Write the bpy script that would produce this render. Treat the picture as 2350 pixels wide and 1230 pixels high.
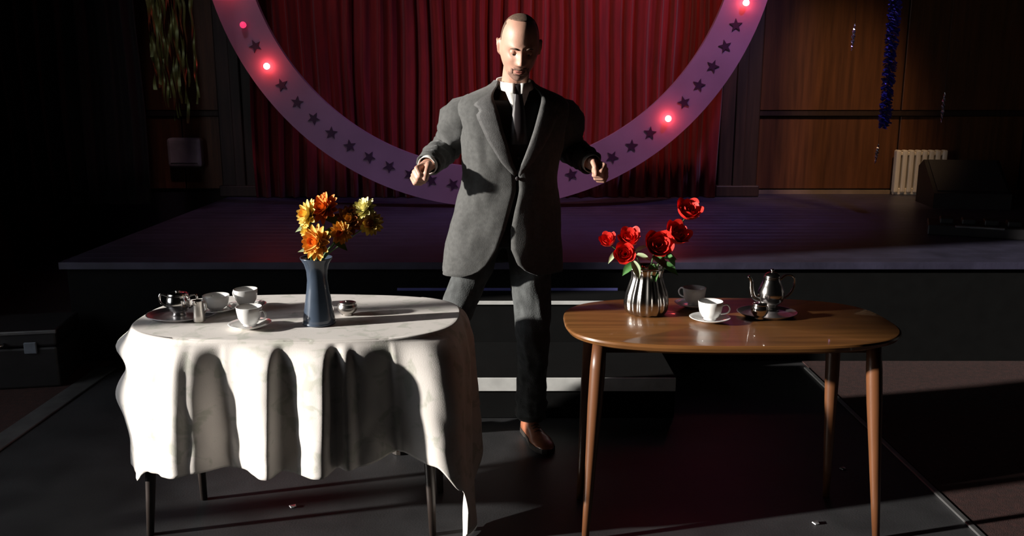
import bpy, bmesh, math, random
from mathutils import Vector, Matrix, noise
random.seed(7)
for o in list(bpy.data.objects): bpy.data.objects.remove(o)
S = bpy.context.scene
C = bpy.context.collection
PI = math.pi

# ------------------------------------------------------------------ camera
F, PITCH, CAMH = 2000.0, math.radians(11.7), 1.52
cam_d = bpy.data.cameras.new('camera'); cam = bpy.data.objects.new('camera', cam_d); C.objects.link(cam)
cam.location = (0, 0, CAMH); cam.rotation_euler = (PI/2 - PITCH, 0, 0)
cam_d.sensor_fit = 'HORIZONTAL'; cam_d.sensor_width = 36.0; cam_d.lens = 36.0*F/2350.0
cam_d.clip_start = .05; cam_d.clip_end = 60
S.camera = cam

# ------------------------------------------------------------------ world, sun, stage lamps, exposure
W = bpy.data.worlds.new('world'); S.world = W; W.use_nodes = True
bg = W.node_tree.nodes['Background']
bg.inputs[0].default_value = (.90, .94, 1.0, 1); bg.inputs[1].default_value = 2.4
SUN_DIR = Vector((-.94, -.235, .212)).normalized()           # towards the sun
sd = bpy.data.lights.new('sun', 'SUN'); so = bpy.data.objects.new('sun', sd); C.objects.link(so)
sd.energy = 9.0; sd.angle = math.radians(1.6); sd.color = (1.0, .95, .88)
so.rotation_euler = SUN_DIR.to_track_quat('Z', 'Y').to_euler(); so.location = SUN_DIR*12
def spot(name, loc, target, energy, col, size=40, blend=.6, rad=.12):
    d = bpy.data.lights.new(name, 'SPOT'); o = bpy.data.objects.new(name, d); C.objects.link(o)
    o.location = loc; o.rotation_euler = (Vector(loc)-Vector(target)).to_track_quat('Z', 'Y').to_euler()
    d.energy = energy; d.color = col; d.spot_size = math.radians(size); d.spot_blend = blend; d.shadow_soft_size = rad
    return o
spot('stage_lamp_violet', (2.6, 4.9, 4.9), (1.0, 6.95, 1.4), 290, (.58, .42, 1.0), 60, .8)
spot('stage_lamp_rose', (-2.2, 4.9, 5.0), (-1.2, 6.95, 1.3), 95, (1.0, .62, .78), 66, .8)
spot('stage_lamp_red', (1.1, 5.2, 5.0), (.8, 7.6, 1.9), 270, (1.0, .35, .25), 52, .9)
spot('stage_lamp_amber', (3.0, 5.3, 4.8), (2.75, 7.86, .75), 430, (1.0, .60, .32), 30, 1.0)
S.view_settings.view_transform = 'Standard'
try: S.view_settings.look = 'None'
except Exception: pass
S.view_settings.gamma = 1.0; S.view_settings.use_curve_mapping = False
S.view_settings.exposure = 0.0

# ------------------------------------------------------------------ helpers
def ray(x, y):
    u = (x-1175)/F; v = (615-y)/F; c, s = math.cos(PITCH), math.sin(PITCH)
    return Vector((u, c+v*s, -s+v*c))
def atz(x, y, z):
    r = ray(x, y); t = (z-CAMH)/r.z; return Vector((r.x*t, r.y*t, z))
def aty(x, y, Y):
    r = ray(x, y); t = Y/r.y; return Vector((r.x*t, Y, CAMH+r.z*t))
def lin(r, g, b):
    f = lambda c: c/12.92 if c <= .04045 else ((c+.055)/1.055)**2.4
    return (f(r/255), f(g/255), f(b/255), 1)

MATS = {}
def mat(name, col, rough=.6, metal=0.0, var=.15, scale=12.0, bump=0.0, bscale=60.0, stretch=(1,1,1), spec=.5, coat=0.0, emit=None, estr=0, sheen=0.0):
    m = bpy.data.materials.new(name); m.use_nodes = True; nt = m.node_tree
    b = nt.nodes['Principled BSDF']
    b.inputs['Roughness'].default_value = rough; b.inputs['Metallic'].default_value = metal
    b.inputs['Specular IOR Level'].default_value = spec; b.inputs['Coat Weight'].default_value = coat
    b.inputs['Sheen Weight'].default_value = sheen
    tc = nt.nodes.new('ShaderNodeTexCoord'); mp = nt.nodes.new('ShaderNodeMapping')
    mp.inputs['Scale'].default_value = stretch
    nt.links.new(tc.outputs['Object'], mp.inputs[0])
    n = nt.nodes.new('ShaderNodeTexNoise'); n.inputs['Scale'].default_value = scale; n.inputs['Detail'].default_value = 6
    nt.links.new(mp.outputs[0], n.inputs['Vector'])
    r = nt.nodes.new('ShaderNodeValToRGB')
    r.color_ramp.elements[0].position = .3; r.color_ramp.elements[1].position = .7
    r.color_ramp.elements[0].color = tuple(c*(1-var) for c in col[:3])+(1,)
    r.color_ramp.elements[1].color = tuple(min(1, c*(1+var)) for c in col[:3])+(1,)
    nt.links.new(n.outputs['Fac'], r.inputs[0]); nt.links.new(r.outputs[0], b.inputs['Base Color'])
    if bump:
        n2 = nt.nodes.new('ShaderNodeTexNoise'); n2.inputs['Scale'].default_value = bscale; n2.inputs['Detail'].default_value = 3
        nt.links.new(mp.outputs[0], n2.inputs['Vector'])
        bp = nt.nodes.new('ShaderNodeBump'); bp.inputs['Strength'].default_value = bump; bp.inputs['Distance'].default_value = .01
        nt.links.new(n2.outputs['Fac'], bp.inputs['Height']); nt.links.new(bp.outputs[0], b.inputs['Normal'])
    if emit:
        b.inputs['Emission Color'].default_value = emit; b.inputs['Emission Strength'].default_value = estr
    MATS[name] = m; return m

M = {}
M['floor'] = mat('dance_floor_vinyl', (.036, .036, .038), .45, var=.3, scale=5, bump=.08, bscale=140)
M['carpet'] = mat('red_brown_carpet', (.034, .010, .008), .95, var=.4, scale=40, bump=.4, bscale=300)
M['strip'] = mat('brushed_floor_strip', (.28, .28, .28), .4, .8, var=.2)
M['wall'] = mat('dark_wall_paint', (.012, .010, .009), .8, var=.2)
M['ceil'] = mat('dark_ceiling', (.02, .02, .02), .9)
M['panel'] = mat('wood_wall_panel', (.11, .042, .014), .5, var=.35, scale=3, stretch=(9, 9, .6), bump=.1, bscale=20)
M['darkwood'] = mat('dark_pillar_wood', (.030, .016, .011), .55, var=.35, scale=4, stretch=(10, 10, .6))
M['stage'] = mat('stage_black_floor', (.034, .031, .055), .42, var=.3, scale=6, bump=.08, bscale=40)
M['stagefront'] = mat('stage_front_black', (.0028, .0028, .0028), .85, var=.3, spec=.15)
M['whitetrim'] = mat('step_white_nosing', (.62, .62, .60), .55, var=.15)
M['curtain'] = mat('red_velvet', (.20, .006, .006), .85, var=.25, scale=6, stretch=(3, 3, .5), sheen=.15)
M['ring'] = mat('purple_painted_ring', (.29, .165, .27), .55, var=.12, scale=3)
M['star'] = mat('star_dark_purple', (.035, .006, .035), .6)
M['bulbg'] = mat('bulb_red_lit', (1, .1, .08), .3, emit=(1.0, .12, .10, 1), estr=30)
M['bulbd'] = mat('bulb_pink_dim', (.6, .04, .12), .3, emit=(1.0, .05, .18, 1), estr=.9)
M['socket'] = mat('bulb_socket', (.02, .02, .02), .5)
M['wood'] = mat('teak_table_wood', (.17, .070, .021), .34, var=.28, scale=2.2, stretch=(1, 14, 14), coat=.25)
M['woodedge'] = mat('teak_leg_wood', (.125, .046, .017), .4, var=.25, scale=2.5, stretch=(12, 12, .8))
M['darkleg'] = mat('dark_leg_wood', (.022, .014, .011), .45, var=.3, stretch=(10, 10, .8))
M['china'] = mat('white_china', (.80, .79, .77), .14, var=.02, coat=.4)
M['silver'] = mat('polished_silver', (.78, .75, .72), .16, 1.0, var=.05, scale=8)
M['silverb'] = mat('brushed_silver', (.55, .52, .49), .30, 1.0, var=.08, scale=8)
M['traysilver'] = mat('satin_silver', (.50, .48, .50), .38, 1.0, var=.08, scale=10)
M['vasemetal'] = mat('dark_polished_metal', (.52, .49, .46), .2, 1.0, var=.06, scale=8)
M['bluevase'] = mat('slate_blue_glaze', (.050, .068, .098), .22, var=.2, scale=7, coat=.3)
M['skin'] = mat('skin', (.52, .285, .205), .5, var=.08, scale=25, bump=.04, bscale=200)
M['hair'] = mat('short_brown_hair', (.12, .072, .048), .8, var=.35, scale=120, bump=.3, bscale=400)
M['beard'] = mat('greying_stubble', (.24, .135, .10), .8, var=.3, scale=140, bump=.08, bscale=400)
M['eyew'] = mat('eye_white', (.7, .66, .62), .2, var=.02)
M['iris'] = mat('eye_dark', (.03, .02, .015), .2)
M['lip'] = mat('lips', (.36, .13, .10), .5)
M['jacket'] = mat('charcoal_wool', (.068, .068, .065), .85, var=.22, scale=60, bump=.12, bscale=260, sheen=.2)
M['lapel'] = mat('charcoal_lapel', (.075, .073, .072), .7, var=.2, scale=60, bump=.15, bscale=260)
M['waistcoat'] = mat('black_waistcoat', (.012, .010, .011), .7)
M['tie'] = mat('dark_tie', (.022, .016, .018), .5)
M['shirt'] = mat('white_shirt', (.82, .80, .76), .7, var=.03)
M['trouser'] = mat('dark_grey_trousers', (.060, .064, .064), .85, var=.3, scale=30, bump=.25, bscale=200)
M['shoe'] = mat('brown_leather', (.32, .115, .06), .4, var=.3, scale=20, coat=.2)
M['sole'] = mat('shoe_sole', (.02, .014, .01), .6)
M['orange'] = mat('petal_orange', (.80, .27, .045), .6, var=.25, scale=30)
M['amber'] = mat('petal_amber', (.82, .46, .10), .6, var=.2, scale=30)
M['yellow'] = mat('petal_yellow', (.86, .66, .20), .6, var=.12, scale=30)
M['pale'] = mat('petal_pale_yellow', (.88, .82, .42), .6, var=.08, scale=30)
M['rust'] = mat('petal_rust', (.36, .13, .035), .6, var=.25, scale=30)
M['red'] = mat('petal_red', (.72, .018, .010), .55, var=.25, scale=30)
M['stem'] = mat('stem_green', (.06, .13, .035), .6)
M['leaf'] = mat('leaf_green', (.08, .22, .06), .5, var=.3, scale=20)
M['leafp'] = mat('leaf_pale_green', (.36, .44, .25), .55, var=.2, scale=20)
M['core'] = mat('flower_core', (.45, .20, .03), .8)
M['radiator'] = mat('cream_radiator', (.80, .78, .70), .45, var=.05)
M['blackbox'] = mat('black_equipment', (.014, .013, .014), .5, var=.3)
M['grille'] = mat('speaker_grille', (.02, .02, .021), .6, var=.4, scale=200)
M['chrome'] = mat('chrome', (.7, .7, .7), .2, 1.0, var=.03)
M['greyblue'] = mat('worn_blue_grey', (.14, .16, .19), .5, var=.3)
M['tingreen'] = mat('foil_green_gold', (.10, .12, .03), .42, .35, var=.5, scale=9)
M['tinblue'] = mat('foil_blue', (.05, .055, .42), .35, .4, var=.4, scale=30)
M['tinsilver'] = mat('foil_silver', (.7, .7, .72), .25, .9, var=.2)
M['boxpale'] = mat('pale_grey_plastic', (.34, .31, .28), .6)
M['thread'] = mat('thread', (.05, .05, .05), .8)

# damask tablecloth: tone-on-tone pattern
def cloth_mat():
    m = bpy.data.materials.new('damask_cloth'); m.use_nodes = True; nt = m.node_tree; b = nt.nodes['Principled BSDF']
    b.inputs['Roughness'].default_value = .75; b.inputs['Sheen Weight'].default_value = .1
    tc = nt.nodes.new('ShaderNodeTexCoord'); n = nt.nodes.new('ShaderNodeTexNoise'); n.inputs['Scale'].default_value = 16; n.inputs['Detail'].default_value = 4
    n.inputs['Distortion'].default_value = .8
    nt.links.new(tc.outputs['Object'], n.inputs['Vector'])
    r = nt.nodes.new('ShaderNodeValToRGB'); e = r.color_ramp.elements
    e[0].position = .36; e[0].color = (.58, .57, .50, 1); e[1].position = .47; e[1].color = (.76, .71, .665, 1)
    nt.links.new(n.outputs['Fac'], r.inputs[0]); nt.links.new(r.outputs[0], b.inputs['Base Color'])
    w = nt.nodes.new('ShaderNodeTexNoise'); w.inputs['Scale'].default_value = 420
    nt.links.new(tc.outputs['Object'], w.inputs['Vector'])
    bp = nt.nodes.new('ShaderNodeBump'); bp.inputs['Strength'].default_value = .15; bp.inputs['Distance'].default_value = .003
    nt.links.new(w.outputs['Fac'], bp.inputs['Height']); nt.links.new(bp.outputs[0], b.inputs['Normal'])
    return m
M['cloth'] = cloth_mat()

def tag(o, label, cat, group=None, kind=None):
    if label: o['label'] = label
    if cat: o['category'] = cat
    if group: o['group'] = group
    if kind: o['kind'] = kind
    return o
def empty(name, loc=(0,0,0), rz=0):
    o = bpy.data.objects.new(name, None); C.objects.link(o); o.location = loc; o.rotation_euler = (0,0,rz); o.empty_display_size = .05
    return o
def obj(name, vf, m, parent=None, smooth=True, loc=None):
    if isinstance(vf, bpy.types.Mesh): me = vf
    else:
        me = bpy.data.meshes.new(name); me.from_pydata([tuple(v) for v in vf[0]], [], vf[1]); me.update()
    if m and not me.materials: me.materials.append(m)
    if smooth:
        for p in me.polygons: p.use_smooth = True
    o = bpy.data.objects.new(name, me); C.objects.link(o)
    if parent: o.parent = parent
    if loc is not None: o.location = loc
    return o
def fixn(o):
    bm = bmesh.new(); bm.from_mesh(o.data); bmesh.ops.remove_doubles(bm, verts=bm.verts, dist=1e-5)
    bmesh.ops.recalc_face_normals(bm, faces=bm.faces); bm.to_mesh(o.data); bm.free(); return o
def auto(o, ang=35):
    me = o.data
    bm = bmesh.new(); bm.from_mesh(me)
    for e in bm.edges:
        if len(e.link_faces) == 2 and e.calc_face_angle(0) > math.radians(ang): e.smooth = False
    bm.to_mesh(me); bm.free(); return o
def join(*vfs):
    V, Fc = [], []
    for v, f in vfs:
        k = len(V); V += list(v); Fc += [tuple(i+k for i in q) for q in f]
    return V, Fc
def loft(rings, closed=True, cap0=False, cap1=False):
    V = [Vector(p) for r in rings for p in r]; n = len(rings[0]); Fc = []
    for i in range(len(rings)-1):
        for j in range(n if closed else n-1):
            k = (j+1) % n
            Fc.append((i*n+j, i*n+k, (i+1)*n+k, (i+1)*n+j))
    if cap0: Fc.append(tuple(range(n-1, -1, -1)))
    if cap1: Fc.append(tuple(range((len(rings)-1)*n, len(rings)*n)))
    return V, Fc
def lathe(prof, n=32, c=(0,0,0), flute=0, fn=12, cap=True, sx=1, sy=1):
    rings = []
    for r, z in prof:
        ring = []
        for j in range(n):
            a = 2*PI*j/n; rr = r*(1+flute*math.cos(fn*a)*(1 if r > .012 else 0))
            ring.append((c[0]+rr*math.cos(a)*sx, c[1]+rr*math.sin(a)*sy, c[2]+z))
        rings.append(ring)
    return loft(rings, True, cap, cap)
def tube(path, rads, n=10, flat=None, caps=True):
    path = [Vector(p) for p in path]
    if not hasattr(rads, '__len__'): rads = [rads]*len(path)
    rings = []; up = None
    for i, p in enumerate(path):
        t = (path[min(i+1, len(path)-1)]-path[max(i-1, 0)]).normalized()
        if up is None:
            up = Vector((0,0,1)) if abs(t.z) < .9 else Vector((0,1,0))
        s = t.cross(up).normalized(); up = s.cross(t).normalized()
        a = rads[i]; b = a*(flat or 1)
        rings.append([p+s*(a*math.cos(2*PI*j/n))+up*(b*math.sin(2*PI*j/n)) for j in range(n)])
    return loft(rings, True, caps, caps)
def smoothpath(pts, k=6):
    pts = [Vector(p) for p in pts]; out = []
    P = [pts[0]*2-pts[1]]+pts+[pts[-1]*2-pts[-2]]
    for i in range(1, len(P)-2):
        for s in range(k):
            t = s/k; a, b, c, d = P[i-1], P[i], P[i+1], P[i+2]
            out.append(.5*((2*b)+(c-a)*t+(2*a-5*b+4*c-d)*t*t+(3*b-a-3*c+d)*t**3))
    out.append(pts[-1]); return out
def lerp_keys(keys, x):
    if x <= keys[0][0]: return keys[0][1]
    for (a, va), (b, vb) in zip(keys, keys[1:]):
        if x <= b:
            t = (x-a)/(b-a); t = t*t*(3-2*t)
            return va+(vb-va)*t
    return keys[-1][1]
def box(x0, x1, y0, y1, z0, z1):
    V = [(x,y,z) for z in (z0,z1) for y in (y0,y1) for x in (x0,x1)]
    return V, [(0,2,3,1),(4,5,7,6),(0,1,5,4),(2,6,7,3),(0,4,6,2),(1,3,7,5)]
def bevbox(name, x0, x1, y0, y1, z0, z1, m, parent=None, bev=.005, seg=2):
    bm = bmesh.new(); v, f = box(x0,x1,y0,y1,z0,z1)
    bv = [bm.verts.new(p) for p in v]
    for q in f: bm.faces.new([bv[i] for i in q])
    if bev: bmesh.ops.bevel(bm, geom=list(bm.edges), offset=bev, segments=seg, affect='EDGES', profile=.5)
    me = bpy.data.meshes.new(name); bm.to_mesh(me); bm.free()
    return obj(name, me, m, parent, smooth=False)
def sphere(c, r, n=12, rot=None):
    rx, ry, rz = r if hasattr(r, '__len__') else (r, r, r); V = []; Fc = []
    rings = []
    for i in range(1, n):
        t = PI*i/n
        rings.append([Vector((rx*math.sin(t)*math.cos(2*PI*j/(2*n)), ry*math.sin(t)*math.sin(2*PI*j/(2*n)), rz*math.cos(t))) for j in range(2*n)])
    v, f = loft(rings)
    v.append(Vector((0,0,rz))); v.append(Vector((0,0,-rz))); m = 2*n; top = len(v)-2; bot = len(v)-1; L = (n-2)*m
    for j in range(m):
        f.append((top, (j+1)%m, j)[::-1]); f.append((bot, L+j, L+(j+1)%m)[::-1])
    c = Vector(c)
    return [((rot @ p) if rot else p)+c for p in v], f
def capsule(a, b, ra, rb, n=10):
    a = Vector(a); b = Vector(b); d = (b-a).normalized(); pts = []; rr = []
    for k in range(4):
        t = PI/2*(k/4); pts.append(a-d*ra*math.cos(t)); rr.append(max(ra*math.sin(t), ra*.05))
    pts.append(a); rr.append(ra); pts.append((a+b)/2); rr.append((ra+rb)/2); pts.append(b); rr.append(rb)
    for k in range(1, 5):
        t = PI/2*(k/4); pts.append(b+d*rb*math.sin(t)); rr.append(max(rb*math.cos(t), rb*.05))
    return tube(pts, rr, n)
def remesh(name, vf, voxel, m, parent=None, smooth_it=4, sf=.5):
    me = bpy.data.meshes.new(name); me.from_pydata([tuple(v) for v in vf[0]], [], vf[1]); me.update()
    bm = bmesh.new(); bm.from_mesh(me); bmesh.ops.recalc_face_normals(bm, faces=bm.faces); bm.to_mesh(me); bm.free()
    t = bpy.data.objects.new('tmp', me); C.objects.link(t)
    r = t.modifiers.new('r', 'REMESH'); r.mode = 'VOXEL'; r.voxel_size = voxel
    if smooth_it:
        s = t.modifiers.new('s', 'SMOOTH'); s.factor = sf; s.iterations = smooth_it
    dg = bpy.context.evaluated_depsgraph_get(); dg.update()
    out = bpy.data.meshes.new_from_object(t.evaluated_get(dg)); out.name = name
    bpy.data.objects.remove(t); bpy.data.meshes.remove(me)
    out.materials.clear()
    return obj(name, out, m, parent)
def solidify(o, th, off=-1):
    s = o.modifiers.new('s', 'SOLIDIFY'); s.thickness = th; s.offset = off; return o
def bake(o):
    dg = bpy.context.evaluated_depsgraph_get(); dg.update()
    me = bpy.data.meshes.new_from_object(o.evaluated_get(dg)); o.modifiers.clear(); o.data = me; return o
def struct(name, vf, m, label, smooth=False):
    o = obj(name, vf, m, None, smooth); o['kind'] = 'structure'; o['label'] = label
    return o

# ------------------------------------------------------------------ the hall shell
XL, XR, YB, YF, ZC = -4.2, 4.6, 7.9, -3.0, 5.7
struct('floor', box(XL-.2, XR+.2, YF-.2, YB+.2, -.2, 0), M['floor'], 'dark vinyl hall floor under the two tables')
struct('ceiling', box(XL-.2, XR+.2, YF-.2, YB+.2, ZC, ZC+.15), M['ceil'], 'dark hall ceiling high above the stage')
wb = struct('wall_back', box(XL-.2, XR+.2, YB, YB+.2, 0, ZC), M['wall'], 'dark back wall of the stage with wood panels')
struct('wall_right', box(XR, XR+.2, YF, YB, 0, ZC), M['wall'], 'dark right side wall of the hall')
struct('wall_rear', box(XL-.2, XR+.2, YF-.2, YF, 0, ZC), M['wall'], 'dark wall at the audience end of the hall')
# left wall with two tall window openings
def wall_left():
    ys = [YF, .95, 2.13, 2.18, 3.52, YB]; z0, z1 = .60, 3.30
    parts = [box(XL-.2, XL, ys[0], ys[1], 0, ZC), box(XL-.2, XL, ys[2], ys[3], 0, ZC), box(XL-.2, XL, ys[4], ys[5], 0, ZC)]
    for a, b in ((ys[1], ys[2]), (ys[3], ys[4])):
        parts += [box(XL-.2, XL, a, b, 0, z0), box(XL-.2, XL, a, b, z1, ZC)]
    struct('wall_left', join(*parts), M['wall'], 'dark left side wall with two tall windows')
    for i, (a, b) in enumerate(((ys[1], ys[2]), (ys[3], ys[4]))):
        w = empty('window_%d' % (i+1), (XL-.1, (a+b)/2, z0)); w['kind'] = 'structure'; w['label'] = ['wide hall window in the left wall', 'second hall window nearer the stage in the left wall'][i]
        hw = (b-a)/2; h = z1-z0
        for nm, bx in (('jamb', box(-.05,.05,-hw,-hw+.03,0,h)), ('jamb', box(-.05,.05,hw-.03,hw,0,h)), ('sill', box(-.06,.2,-hw,hw,0,.03)), ('head', box(-.05,.05,-hw,hw,h-.03,h))):
            obj(nm, bx, M['darkwood'], w, False)
wall_left()
# carpet either side of the dance floor and the metal strips along its edge
for nm, x0, x1, lb in (('carpet', XL, -2.25, 'red-brown carpet left of the floor strip by the black case'), ('carpet', 1.64, XR, 'dark red-brown carpet beyond the floor strip beside the bare wooden table')):
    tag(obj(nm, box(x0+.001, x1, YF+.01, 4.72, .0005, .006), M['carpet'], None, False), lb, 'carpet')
for x, lb in ((-2.235, 'worn metal floor strip edging the carpet near the black case'), (1.622, 'thin metal floor strip edging the carpet near the bare wooden table')):
    w = .055 if x < 0 else .012
    bevbox_o = bevbox('floor_strip', x-w, x+w, YF+.05, 4.6, .0005, .009, M['strip'], None, .003, 1)
    tag(bevbox_o, lb, 'floor strip')

# stage, its lip, and the two steps
SZ, SY = .577, 4.735
st = empty('stage', (0, SY, 0)); tag(st, 'black stage platform behind the man, faintly violet-lit floor', 'stage')
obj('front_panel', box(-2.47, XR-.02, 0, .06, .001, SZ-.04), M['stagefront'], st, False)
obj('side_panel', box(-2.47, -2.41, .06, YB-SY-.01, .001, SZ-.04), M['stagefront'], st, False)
nb = 24; bw = (YB-.005-SY+.03)/nb
for i in range(nb):
    bevbox('floor_board', -2.50, XR-.01, -.03+i*bw+.0004, -.03+(i+1)*bw-.0004, SZ-.04, SZ, M['stage'], st, .0012, 1)
def step(name, x0, x1, y0, y1, z, nose, lb):
    e = empty(name, ((x0+x1)/2, (y0+y1)/2, 0)); hx = (x1-x0)/2; hy = (y1-y0)/2
    bevbox('step_body', -hx, hx, -hy, hy, .001, z-.012, M['stagefront'], e, .004, 1)
    bevbox('tread', -hx-.004, hx+.004, -hy-.004, hy, z-.012, z, M['stagefront'], e, .003, 1)
    bevbox('nosing', -hx, hx, -hy-.012, -hy-.0005 if nose < .1 else -hy-.0005, z-nose, z+.002, M['whitetrim'], e, .002, 1)
    tag(e, lb, 'step'); return e
step('stage_step', -.75, .76, 3.86, 4.44, .20, .062, 'low black stage step with wide white front edge behind man')
up = step('stage_step', -.65, .62, 4.455, 4.70, .42, .018, 'upper black stage step with thin white nosing below the stage')
bevbox('back_strip', -.62, .60, .235-.12, .24-.12, .42, .435, mat('blue_edge_strip', (.10, .10, .30), .4), up, .001, 1)

# back wall: wood panels, trims, pillars
tag(struct('baseboard_back', box(1.62, XR, YB-.045, YB-.002, SZ, SZ+.035), mat('worn_base_strip', (.22, .17, .12), .5), 'pale base strip along the wood panels'), None, None)
tr = struct('trim_1', box(2.2, XR, YB-.05, YB-.002, 1.275, 1.315), M['darkwood'], 'dark horizontal rail across the right wood panels')
struct('trim_2', box(XL, -2.2, YB-.05, YB-.002, 1.275, 1.315), M['darkwood'], 'dark horizontal rail across the left wood panels')
def panel(x0, x1, z0, z1):
    p = bevbox('panel', x0+.006, x1-.006, YB-.026, YB-.001, z0, z1, M['panel'], wb, .005, 1)
for a, b in ((2.2, 3.46), (3.46, 4.58)):
    panel(a, b, SZ+.045, 1.27); panel(a, b, 1.32, 3.2); panel(a, b, 3.21, 5.6)
for a, b in ((-2.95, -2.2), (-4.18, -2.95)):
    panel(a, b, SZ+.045, 1.27); panel(a, b, 1.32, 3.2); panel(a, b, 3.21, 5.6)
for x, lb in ((1.98, 'dark wooden pillar between red curtain and right wood panels'), (-2.38, 'dark wooden pillar between red curtain and left wood panels')):
    e = empty('pillar', (x, YB-.13, SZ)); tag(e, lb, 'pillar')
    bevbox('shaft', -.17, .17, -.11, .11, .0, ZC-SZ-.005, M['darkwood'], e, .012, 2)
    bevbox('fillet', -.045, .045, -.135, -.111, .0, ZC-SZ-.005, M['darkwood'], e, .008, 2)
    bevbox('plinth', -.19, .19, -.14, .115, .001, .10, M['darkwood'], e, .01, 2)

# red curtain, black leg drape
def drape(name, x0, x1, y, z0, z1, m, label, pitch=.11, amp=.05, seed=1):
    rnd = random.Random(seed); n = int((x1-x0)/.012); xs = [x0+(x1-x0)*i/n for i in range(n+1)]
    rows = []; nz = 14
    ph = [rnd.uniform(-.6,.6) for _ in range(int((x1-x0)/pitch)+4)]
    for k in range(nz+1):
        z = z0+(z1-z0)*k/nz; f = 1-.35*k/nz; row = []
        for x in xs:
            q = (x-x0)/pitch; i = int(q); pj = ph[i]*(1-(q-i))+ph[i+1]*(q-i)
            a = math.sin(2*PI*q+pj*2.2)+.35*math.sin(4.3*PI*q+pj*4)
            row.append((x+.012*math.sin(3*z+x*5), y+amp*f*a*(.75+.5*pj)+.02*noise.noise((x*2, z*.8, seed)), z))
        rows.append(row)
    o = obj(name, loft(rows, False), m); solidify(o, .006); bake(o)
    for p in o.data.polygons: p.use_smooth = True
    return tag(o, label, 'curtain')
drape('stage_curtain', -2.22, 1.80, 7.60, SZ+.004, ZC-.05, M['curtain'], 'red pleated stage curtain hanging behind the purple ring', .125, .06, 3)
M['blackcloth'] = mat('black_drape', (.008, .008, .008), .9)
drape('wing_curtain', XL+.03, -2.98, 7.15, SZ+.004, ZC-.05, M['blackcloth'], 'black wing curtain hanging beside the green foil tinsel', .16, .05, 5)

# ------------------------------------------------------------------ purple ring with stars and bulbs
RY = 6.95; RC = Vector((-.168, RY, 2.79)); RO = 2.205; RI = 1.89
ring = empty('ring_arch', (RC.x, RY, SZ)); tag(ring, 'big purple ring arch with dark stars and red bulbs on stage', 'stage prop')
cz = RC.z-SZ
def ringmesh():
    n = 160; rings = []
    for r, y in ((RO, -.03), (RO, .03), (RI, .03), (RI, -.03)):
        rings.append([(r*math.sin(2*PI*j/n), y, cz-r*math.cos(2*PI*j/n)) for j in range(n)])
    rings.append(rings[0]); return loft(rings)
auto(fixn(obj('ring_band', ringmesh(), M['ring'], ring)), 30)
def starmesh(r=.052, th=.006):
    V = []; n = 5
    for y in (-th, 0):
        for k in range(2*n):
            a = PI*k/n; rr = r if k % 2 == 0 else r*.42
            V.append((rr*math.sin(a), y, rr*math.cos(a)))
    Fc = [tuple(range(2*n))[::-1], tuple(range(2*n, 4*n))]
    for k in range(2*n): j = (k+1)%(2*n); Fc.append((k, j, 2*n+j, 2*n+k))
    me = bpy.data.meshes.new('star'); me.from_pydata(V, [], Fc); me.materials.append(M['star']); return me
sm = starmesh(); RM = (RO+RI)/2
bv, bf = lathe([(.004,-.030),(.018,-.024),(.025,-.008),(.022,.010),(.014,.022)], 14)
bulb_v = [Vector((p[0], p[2], p[1])) for p in bv]
bmesh_lit = bpy.data.meshes.new('bulb'); bmesh_lit.from_pydata([tuple(v) for v in bulb_v], [], bf); bmesh_lit.materials.append(M['bulbg'])
bmesh_dim = bpy.data.meshes.new('bulb_dim'); bmesh_dim.from_pydata([tuple(v) for v in bulb_v], [], bf); bmesh_dim.materials.append(M['bulbd'])
sv, sf_ = lathe([(.016,0),(.016,.022)], 12); sock = bpy.data.meshes.new('socket'); sock.from_pydata([(v[0], v[2], v[1]) for v in sv], [], sf_); sock.materials.append(M['socket'])
BUL = {('L', 18): 0, ('L', 23): 2, ('L', 33): 1, ('R', 48): 1, ('R', 18): 1}
for side in 'LR':
    for k in range(-14, 15):
        deg = 18.2+4.87*k
        if side == 'R' and deg > 88: continue
        if deg < -50: continue
        r = math.radians(deg); s = -1 if side == 'L' else 1
        p = Vector((s*RM*math.cos(r), -.031, cz-RM*math.sin(r)))
        key = next((q for q in BUL if q[0] == side and abs(q[1]-deg) < 1.5), None)
        lit = BUL[key] if key else None
        if side == 'L' and key == ('L', 18):        # lit bulb just above the frame edge
            p = Vector((s*RM*math.cos(math.radians(14.2)), -.031, cz-RM*math.sin(math.radians(14.2)))); lit = 1
        if lit:
            b = obj('bulb', bmesh_lit if lit == 1 else bmesh_dim, None, ring, True, p+Vector((0,-.028,0)))
            obj('socket', sock, None, b, True, (0,.006,0))
            b['label'] = 'glowing red bulb' if lit == 1 else 'dim pink bulb'
            if lit == 1:
                d = bpy.data.lights.new('bulb_light', 'POINT'); d.energy = .5; d.color = (1, .06, .05); d.shadow_soft_size = .03
                l = bpy.data.objects.new('bulb_light', d); C.objects.link(l); l.parent = ring; l.location = p+Vector((0,-.085,0))
        else:
            o = obj('star', sm, None, ring, False, p); o.rotation_euler = (0, random.uniform(-.6,.6), 0)

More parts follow.
